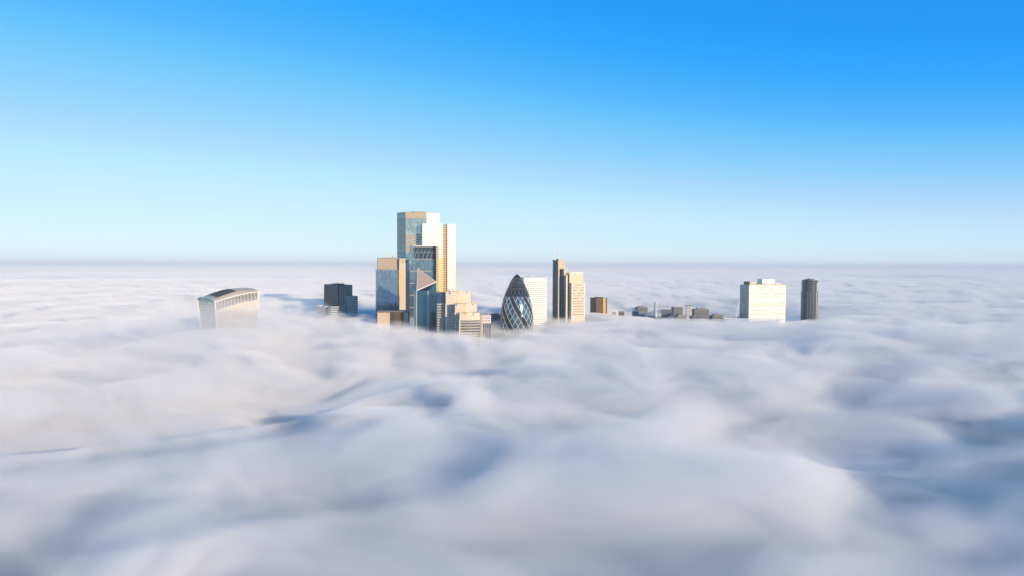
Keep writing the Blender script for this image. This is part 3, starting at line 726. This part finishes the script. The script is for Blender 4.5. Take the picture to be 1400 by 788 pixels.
# --- bullet-shaped tower with spiral bands
def bullet_tower():
    d = 1150.0; X0, Y0 = PX(707, d), d + 28
    r = thing('bullet_tower', 'bullet-shaped dark glass tower wrapped in white diamond lattice', 'tower', X0, Y0)
    prof = [(0, 25.0), (20, 26.4), (45, 28.0), (70, 28.7), (90, 28.6), (104, 28.2), (122, 26.4), (132, 24.6), (141, 22.2), (148, 19.6), (155, 16.5), (162, 13.3), (169, 9.8), (174, 6.6), (177.5, 3.6), (179.5, 1.4), (180, .05)]
    pz, pr_ = zip(*prof)
    def rad(z): return float(np.interp(z, pz, pr_))
    zs_ = np.linspace(0, 180, 181); rs = np.interp(zs_, pz, pr_)
    for _ in range(6): rs[1:-1] = (rs[:-2] + 2 * rs[1:-1] + rs[2:]) / 4
    rad = lambda z: float(np.interp(z, zs_, rs))
    TW = R(5) / 4.1                                    # spiral: five degrees a storey
    def P(a, z, out=0.): return (X0 + (rad(z) + out) * math.sin(a), Y0 - (rad(z) + out) * math.cos(a), z)
    # a = 0 faces the camera; going down the bands drift to the right
    ZD = 141.0
    def band(b, a0, a1, na):
        zz = np.arange(0, ZD + .1, ZD / 70)
        for z0, z1 in zip(zz, zz[1:]):
            for k in range(na):
                f0, f1 = a0 + (a1 - a0) * k / na, a0 + (a1 - a0) * (k + 1) / na
                s0, s1 = -TW * (z0 - 100), -TW * (z1 - 100)
                b.face([P(f0 + s0, z0), P(f1 + s0, z0), P(f1 + s1, z1), P(f0 + s1, z1)], [(f0 * 28, z0), (f1 * 28, z0), (f1 * 28, z1), (f0 * 28, z1)])
    for k in range(6):
        a0 = R(60 * k + 14)
        part(r, 'dark_spiral', M['g_black'], lambda b: band(b, a0, a0 + R(20), 3), smooth=True, weld=True)
        part(r, 'glass_spiral', M['g_spiral'], lambda b: band(b, a0 + R(20), a0 + R(60), 6), smooth=True, weld=True)
    def in_dark(a, z):
        ph = math.degrees(a + TW * (z - 100)) - 14
        return (ph % 60) < 20
    for k in range(18):
        for sg in (1, -1):
            a0 = R(20 * k + 14)
            def rib(b):
                zz = np.arange(30, 141, 4.1)
                for z0, z1 in zip(zz, zz[1:]):
                    A0, A1 = a0 - sg * TW * (z0 - 100), a0 - sg * TW * (z1 - 100)
                    dk = in_dark((A0 + A1) / 2, (z0 + z1) / 2) if sg < 0 else (in_dark(A0 + .03, z0) and in_dark(A0 - .03, z0))
                    b.bar(P(A0, z0, .15), P(A1, z1, .15),   .34 if not dk else .2, 4, 1 if dk else 0)
            part(r, 'lattice_rib', [M['steel'], M['dark']], rib)
    # fine lines of the crown and dome
    def dome(b):
        zz = [141, 144, 148, 152, 155, 158, 162, 166, 169, 172, 174.5, 176.5, 178, 179.2, 180]
        for z0, z1 in zip(zz, zz[1:]):
            for k in range(36):
                f0, f1 = R(10 * k), R(10 * k + 10); b.face([P(f0, z0), P(f1, z0), P(f1, z1), P(f0, z1)], [(f0 * 15, z0), (f1 * 15, z0), (f1 * 15, z1), (f0 * 15, z1)])
    dm = part(r, 'dome', M['g_black'], dome, smooth=True, weld=True)
    for k in range(18):
        for sg in (1, -1):
            a0 = R(20 * k)
            part(dm, 'crown_rib', M['grey'], lambda b: b.tube([P(a0 - sg * TW * (z - 141), z, .1) for z in (141, 146, 151, 156, 161, 166, 170, 174)], .2, 4))
    for z, rr, m in ((155, .7, 'louvre'), (141, .3, 'grey'), (166, .25, 'grey')):
        part(dm, 'crown_ring', M[m], lambda b: b.tube([P(R(10 * k), z, .2) for k in range(37)], rr, 5))
bullet_tower()

# --- white banded tower behind it
def white_tower():
    d = 1350.0; A = corner(None, 716.5, 747.5, d, 10, 36); z = ZP(732, 380, d)
    r = root_of('white_tower', 'plain white banded tower directly behind the bullet-shaped tower', A)
    body(r, A, z, M['g_pale']); L, C, Rr, B = A; t, n, l = tn(C, Rr)
    part(r, 'crown', M['white'], lambda b: b.obox(C, t, n, -.5, l + .5, -36, .9, ZP(732, 385.5, d), z + .2))
    bands(r, C, Rr, 55, ZP(732, 386.5, d), M['white'], 4.1, 3.1, .6); mullions(r, C, Rr, 55, ZP(732, 386, d), M['white'], 5, .5, .5)
    bands(r, L, C, 55, ZP(732, 386.5, d), M['white'], 4.1, 2.6, .6)
    plant(r, A, .6, z, 1.6, M['white']); roof_clutter(r, A, z, 5, 3, 2.4)
white_tower()

# --- slim stepped tower with mast, and the beige slab tower beside it
def mast_tower():
    d = 1400.0
    z1, z2, z3 = ZP(765, 356, d), ZP(772, 368, d), ZP(772, 376.5, d)
    r = thing('mast_tower', 'slim stepped tower with a tall white mast and dark glass side', 'tower', PX(766, d), d + 14)
    A = corner(756.2, 762.8, 772.2, d, 30); L, C, Rr, B = A
    body(r, A, z1, M['g_navy'], name='tall_shaft')
    part(r, 'stone_front', M['cream'], lambda b: b.obox(C, *tn(C, Rr)[:2], .05, tn(C, Rr)[2] - .05, -.2, .6, 50, z1 + .1)); bands(r, C, Rr, z2 - 8, z1 - 1, M['beige'], 4.2, .7, .85, .4)
    part(r, 'glass_fin', M['g_teal'], lambda b: b.obox(L, *tn(L, C)[:2], -.5, 2.4, -.3, 1.0, 50, z1 + 1.6))
    Bq = corner(764.0, 770.6, 775.4, d - 9, 30); body(r, Bq, z2, M['g_navy'], name='middle_shaft'); part(r, 'stone_front', M['cream'], lambda b: b.obox(Bq[1], *tn(Bq[1], Bq[2])[:2], .05, tn(Bq[1], Bq[2])[2] - .05, -.2, .6, 50, z2 + .1))
    Cq = corner(767.2, 773.6, 775.8, d - 16, 30); body(r, Cq, z3, M['g_teal'], name='lower_shaft'); part(r, 'stone_front', M['cream_pale'], lambda b: b.obox(Cq[1], *tn(Cq[1], Cq[2])[:2], .05, tn(Cq[1], Cq[2])[2] - .05, -.2, .6, 50, z3 + .1))
    for pl, zt in ((A, z1), (Bq, z2), (Cq, z3)):
        bands(r, pl[0], pl[1], 60, zt - 1, M['grey'], 4.2, .45, .3, .4); mullions(r, pl[0], pl[1], 60, zt - 1, M['dark'], 3.2, .35, .45, .4)
    for i in range(6):
        zz = ZP(770, 390 + 8 * i, d - 16); t, n, l = tn(Cq[0], Cq[1]); part(r, 'vent_panel', M['dark'], lambda b: b.obox(Cq[0], t, n, l * .45, l * .7, -.1, .7, zz - 2, zz))
    m0 = inset_plan(A, .1)[0]
    part(r, 'roof_plant', M['cream'], lambda b: b.prism(inset_plan(A, .5), z1 + .1, z1 + 2.6))
    zt = ZP(765, 334, d)
    part(r, 'mast', M['steel'], lambda b: (b.bar((m0[0], m0[1], z1 + 2), (m0[0], m0[1], z1 + 14), 1.1, 6), b.bar((m0[0], m0[1], z1 + 13.9), (m0[0], m0[1], zt), .75, 6)))
    # beige slab tower
    d = 1385.0; A = corner(775.9, 778.5, 797.2, d, 16); z = ZP(786, 374, d); L, C, Rr, B = A
    r = root_of('slab_tower', 'cream slab tower with rows of small windows next to the mast tower', A)
    body(r, A, z, M['cream_pale']); t, n, l = tn(C, Rr)
    F = corner(None, 781.6, 799.4, d - 8, 12, 14); zf = ZP(790, 387, d - 8); fb = body(r, F, zf, M['cream_pale'], name='front_bay')
    t, n, l = tn(F[1], F[2])
    bands(r, C, Rr, zf + 1, z - 1, M['cream'], 4.2, .6, .3)
    for i in range(12):
        zz = zf - 4.2 - 5.4 * i
        for k in range(5):
            if (i * 7 + k * 3) % 4 == 0 and i < 6: continue
            u = l * (.1 + .17 * k); part(fb, 'window', M['g_brown'], lambda b: b.obox(F[1], t, n, u, u + l * .12, -.1, .12, zz - 1.1, zz))
        part(r, 'floor_band', M['cream_pale'], lambda b: b.obox(F[1], t, n, .2, l - .2, -.1, .45, zz + .8, zz + 1.8))
    part(r, 'corner_pier', M['white'], lambda b: b.obox(F[1], t, n, -.2, 1.2, -.2, .7, 45, zf + .5)); part(r, 'corner_pier', M['white'], lambda b: b.obox(F[1], t, n, l - 1.2, l + .2, -.2, .7, 45, zf + .5))
    parapet(r, A, z, M['white'], 1.4); plant(r, A, .55, z, 3.0, M['cream_pale']); roof_clutter(r, A, z, 4, 4, 3.4)
mast_tower()

# --- dark bronze tower with gold strip, annexes
def bronze_group():
    d = 1520.0; A = corner(807.3, 815.8, 830, d, 26); z = ZP(818, 408.6, d); L, C, Rr, B = A; t, n, l = tn(C, Rr)
    r = root_of('bronze_tower', 'short dark bronze tower with a bright gold vertical strip', A)
    body(r, A, z, M['g_brown']); mullions(r, C, Rr, 40, z, M['brown'], 3.4, .7, .6, name='pier', single=True); bands(r, C, Rr, 40, z - 2, M['louvre'], 4, .8, .4)
    part(r, 'gold_strip', M['gold'], lambda b: b.obox(C, t, n, l * .6, l * .86, -.2, 1.2, 40, z + 1.0))
    mullions(r, L, C, 40, z, M['dark'], 3.2, .4, .4); part(r, 'parapet', M['louvre'], lambda b: b.prism(inset_plan(A, 1.04), z, z + 1.3)); plant(r, A, .5, z + 1.2, 1.6, M['dark'])
    F = corner(None, 822.5, 840.5, d - 60, 14, 22); z = ZP(830, 431.5, d - 60); t, n, l = tn(F[1], F[2])
    r = root_of('annexe', 'low dark office annexe with pale roof rim under the bronze tower', F, cat='building')
    body(r, F, z, M['brown']); part(r, 'roof_rim', M['cream_pale'], lambda b: b.obox(F[1], t, n, -.4, l * .68, -22, .6, z, z + 1.6)); bands(r, F[1], F[2], 40, z - 1, M['cream'], 4, .9, .4); part(r, 'pier', M['gold'], lambda b: b.obox(F[1], t, n, l * .86, l * .98, -.2, .8, 40, z - .1))
    # narrow block with white cap
    F = corner(None, 802.4, 807.4, d - 70, 10, 12); z = ZP(805, 435.5, d - 70)
    r = root_of('capped_block', 'narrow grey block with a white and pink cap between cream slab tower and bronze tower', F, cat='building')
    body(r, F, z, M['g_grey']); t, n, l = tn(F[1], F[2]); part(r, 'cap', M['pink'], lambda b: b.prism(inset_plan(F, 1.05), z, z + 2.0)); part(r, 'tank', M['white'], lambda b: b.prism(inset_plan(F, .6), z + 2.0, z + 4.2)); mullions(r, F[1], F[2], 40, z, M['steel'], 2.5, .5, .4)
    # scaffold tower beside the bronze one
    F = corner(None, 838.0, 845.0, d + 10, 12, 9); z = ZP(842, 423.5, d)
    r = root_of('scaffold_tower', 'pale scaffold framework standing just past the low annexe by the bronze tower', F, cat='scaffold')
    part(r, 'core', M['concrete'], lambda b: b.prism(inset_plan(F, .55), 0, z - 6)); t, n, l = tn(F[1], F[2])
    for u in (0, .33, .66, 1): part(r, 'standard', M['steel'], lambda b: b.bar((F[1][0] + t[0] * l * u, F[1][1] + t[1] * l * u, 40), (F[1][0] + t[0] * l * u, F[1][1] + t[1] * l * u, z - 3 * abs(u - .33)), .22))
    zz = z - 2
    while zz > 55:
        part(r, 'ledger', M['pink'], lambda b: b.obox(F[1], t, n, 0, l, -.2, .5, zz - .5, zz)); zz -= 3.6
bronze_group()

# --- broad white tower on the right with teal side
def broad_tower():
    d = 1350.0; A = corner(1012.3, 1024.4, 1074.5, d, 8); z = ZP(1045, 389.8, d); L, C, Rr, B = A; t, n, l = tn(C, Rr)
    r = root_of('broad_tower', 'broad white slab tower with teal glass side and boxy rooftop plant', A)
    bw = body(r, A, z, M['white'])
    ts, ns, ls = tn(L, C); part(r, 'glass_side', M['g_teal'], lambda b: b.obox(L, ts, ns, .1, ls - .1, -.2, .5, 40, z - .2))
    bands(r, L, C, 55, z - 2, M['grey'], 4.2, .6, .75, .5); mullions(r, L, C, 55, z - 1, M['grey'], 6, .5, .8, .5)
    # window rows, each window its own
    rng = random.Random(3); src = {}
    for i in range(17):
        zz = z - 4.5 - 4.1 * i
        part(r, 'floor_band', M['cream_pale'], lambda b: b.obox(C, t, n, .4, l - .4, -.1, .3, zz + 1.2, zz + 2.2))
        for k in range(16):
            pr = .9 if i in (3, 8, 9, 11, 13) else .08
            if rng.random() > pr: continue
            u = l * (.03 + .06 * k); wd = l * .042
            if (k,) not in src:
                mb = MB(); mb.obox(C, t, n, u, u + wd, -.1, .14, -1.1, 0); src[(k,)] = mb.build('window', M['concrete'], bw); o = src[(k,)]
            else:
                o = src[(k,)].copy(); COL.objects.link(o)
            o.location.z = zz
    part(r, 'cornice', M['cream_pale'], lambda b: b.obox(C, t, n, -.2, l + .2, -.5, .6, z - 1.2, z + .3))
    for nm, u0, u1, y, m in (('plant_room', .42, .765, 382, 'white'), ('vent_box', .09, .245, 386, 'cream_pale'), ('vent_box', .05, .088, 385.6, 'dark'), ('vent_box', .29, .33, 388.3, 'beige'), ('vent_box', .80, .93, 388, 'white')):
        pl = pick(A, u0, u1, .25, .8); part(r, nm, M[m], lambda b: b.prism(pl, z, ZP(1045, y, d)))
    roof_clutter(r, A, z, 9, 5, 2.6)
    # cranes by it
    p0, p1 = Vector((PX(1004.5, 1330), 1330, ZP(1005, 452, 1330))), Vector((PX(1011.3, 1330), 1330, ZP(1011, 411, 1330)))
    q = thing('crane', 'white luffing crane jib rising out of the fog beside the teal glass side', 'crane', p0.x, p0.y, 0)
    part(q, 'mast', M['steel'], lambda b: b.bar((p0.x, p0.y, 0), p0, .8)); sx = Vector((1, 0, 0))
    part(q, 'jib', M['steel'], lambda b: ([b.bar(p0 + sx * s, p1 + sx * s * .4, .24) for s in (-.7, .7)], [b.bar(p0.lerp(p1, i / 14) + sx * (.65 if i % 2 else -.65), p0.lerp(p1, (i + 1) / 14) + sx * (-.5 if i % 2 else .5), .14) for i in range(14)]))
    part(q, 'counterweight', M['grey'], lambda b: b.obox((p0.x, p0.y), (1, 0), (0, -1), -5, -1, -1.2, 1.2, p0.z - 2, p0.z + .5))
    x, y = PX(1063, 1290), 1290
    crane('small_crane', 'small dark crane poking out of the mist in front of the broad white tower', x, y, 40, ZP(1063, 438, 1290) - 40, 10, 5, M['dark'], .02)
broad_tower()

# --- round dark tower
def round_tower():
    d = 1520.0; rr = (1123 - 1101) / 2 / FPX * d; X0, Y0 = PX(1112, d), d + rr; z = ZP(1112, 383.5, d); zm = ZP(1112, 398.6, d)
    r = thing('round_tower', 'round dark banded tower with a roof crane, alone at the edge of the city', 'tower', X0, Y0)
    N = 40
    def circ(q, dx=0): return [(X0 + dx + q * math.sin(2 * math.pi * k / N), Y0 - q * math.cos(2 * math.pi * k / N)) for k in range(N)]
    part(r, 'upper_drum', M['g_dark'], lambda b: b.prism(circ(rr * .95), 0, z)); part(r, 'lower_drum', M['g_dark'], lambda b: b.prism(circ(rr * 1.0), 0, zm))
    def ring(b, q, z0, z1):
        for k in range(N):
            a, c = circ(q)[k], circ(q)[(k + 1) % N]; t, n, l = tn(a, c); b.obox(a, t, n, 0, l, -.4, .35, z0, z1)
    zz = z - .2; 
    while zz > 45:
        q = rr * (.95 if zz > zm else 1.0)
        part(r, 'floor_band', M['slate'], lambda b: ring(b, q, zz - 1.1, zz), weld=True); zz -= 3.7
    for k in (3, 5, 36, 38, 8):
        a = circ(rr * 1.0)[k]; aa = 2 * math.pi * k / N; part(r, 'fin', M['steel' if k in (5, 3) else 'grey'], lambda b: b.obox(a, (math.cos(aa), math.sin(aa)), (math.sin(aa), -math.cos(aa)), -.5, .5, -1.5, .8, 45, zm if k != 5 else z))
    part(r, 'hoist', M['concrete'], lambda b: b.obox((X0 + rr * .98, Y0 - 2), (1, 0), (0, -1), -1.2, 1.6, -2, 2, 45, zm - 12))
    for k, hh in ((0, 1.6), (3, 2.6), (7, 1.2), (33, 2.2), (36, .9)):
        a = circ(rr * .9)[k]; aa = 2 * math.pi * k / N
        part(r, 'crown_panel', M['g_grey' if k != 3 else 'steel'], lambda b: b.obox(a, (math.cos(aa), math.sin(aa)), (math.sin(aa), -math.cos(aa)), -1.4, 2.2, -.8, .5, z - 5, z + hh))
    for k, (z0_, z1_) in ((4, (zm + 1, z - 6)), (6, (zm - 30, zm - 2)), (7, (50, zm - 12))):  # steel panels paint the white sun highlight down the drum
        a = circ(rr * (.96 if z0_ > zm else 1.01))[k]; aa = 2 * math.pi * k / N
        part(r, 'painted_highlight', M['steel'], lambda b: b.obox(a, (math.cos(aa), math.sin(aa)), (math.sin(aa), -math.cos(aa)), -.9, .9, -.5, .45, z0_, z1_))
    part(r, 'roof', M['roof'], lambda b: b.prism(circ(rr * .85), z, z + .6)); part(r, 'plant_room', M['dark'], lambda b: b.prism(circ(rr * .5), z + .6, z + 2.4))
    crane('roof_crane', 'dark crane on the roof of the round banded tower', X0 - 2, Y0 - 2, z + 2.4, 1.6, 6, 170, M['dark'], .35)
round_tower()

# --- roofs glimpsed through the opening in the fog
def low_buildings():
    G = 'buildings glimpsed through the gap in the fog'
    spec = [  # px0, px1, row of roof, distance, material, kind, label
        (865, 874, 426, 1640, 'concrete', 'slab', 'tall grey block among the roofs in the fog gap'),
        (876, 884, 431, 1620, 'grey', 'gable', 'grey gabled hall with a sloping roof in the fog gap'),
        (893.5, 898.5, 434.5, 1600, 'concrete', 'slab', 'narrow pale block near the fog edge in the gap'),
        (896.8, 899, 414.6, 2050, 'steel', 'slab', 'thin pale chimney-like tower in the fog gap'),
        (939.4, 946.2, 419, 1880, 'white', 'slab', 'small bright white block in the fog gap'),
        (950, 970, 421.5, 1950, 'concrete', 'stack', 'wide grey block with a raised middle beyond the white block in the gap'),
        (855, 864, 434, 1660, 'brick', 'gable', 'brown gabled building at the near edge of the fog gap'),
        (884, 893, 438, 1580, 'roof', 'stack', 'low dark block with a roof hut in the fog gap'),
        (900, 914, 436, 1650, 'concrete', 'slab', 'long low grey block in the middle of the fog gap'),
        (916, 926, 433, 1720, 'brick', 'gable', 'brown gabled roof in the middle of the fog gap'),
        (927, 938, 430, 1780, 'grey', 'stack', 'grey stepped block beside the bright white block in the gap'),
        (948, 958, 434, 1700, 'roof', 'slab', 'dark flat-roofed block below the wide grey block in the gap'),
        (905, 918, 423, 2050, 'grey', 'slab', 'far grey slab deep in the fog gap'),
        (872, 886, 419, 2150, 'concrete', 'stack', 'far pale stepped block deep in the fog gap'),
        (975, 990, 430, 1780, 'concrete', 'stack', 'pale stepped block toward the broad white tower in the gap'),
        (991, 1001, 436, 1640, 'grey', 'slab', 'grey block closest to the white crane jib in the gap'),
        (846, 854, 427, 1750, 'concrete', 'slab', 'grey block just behind the scaffold framework'),
        (922, 934, 421, 2100, 'concrete', 'slab', 'far grey slab just behind the bright white block'),
    ]
    for i, (a, b_, y, d, m, kind, lab) in enumerate(spec):
        A = corner(None, a, b_, d, (-8, 10, 18, 4)[i % 4], 14 + (i * 7) % 16); z = ZP((a + b_) / 2, y, d)
        r = root_of('low_building', lab, A, G, 'building'); L, C, Rr, B = A; t, n, l = tn(C, Rr)
        h = z if kind == 'slab' else z - 5
        body(r, A, h, M[m])
        if kind == 'gable':
            mid0 = ((L[0] + C[0]) / 2, (L[1] + C[1]) / 2); mid1 = ((B[0] + Rr[0]) / 2, (B[1] + Rr[1]) / 2)
            part(r, 'roof', M['roof'], lambda b: (b.face([(*C, h), (*Rr, h), (*mid1, z), (*mid0, z)]), b.face([(*B, h), (*L, h), (*mid0, z), (*mid1, z)]), b.face([(*L, h), (*C, h), (*mid0, z)]), b.face([(*Rr, h), (*B, h), (*mid1, z)])))
        else:
            roofdeck(r, A, h)
            if kind == 'stack': plant(r, A, .55, h, 5, M['concrete'], 'roof_hut')
            parapet(r, A, h, M['steel'] if i % 3 == 0 else M['concrete'], 1.2)
        bands(r, C, Rr, max(5, h - 36), h - 2, M['g_dark'], 3.8, 1.6, .15, .8, 'window_band')
low_buildings()
for o in sc.objects:
    if '_o' in o: del o['_o']
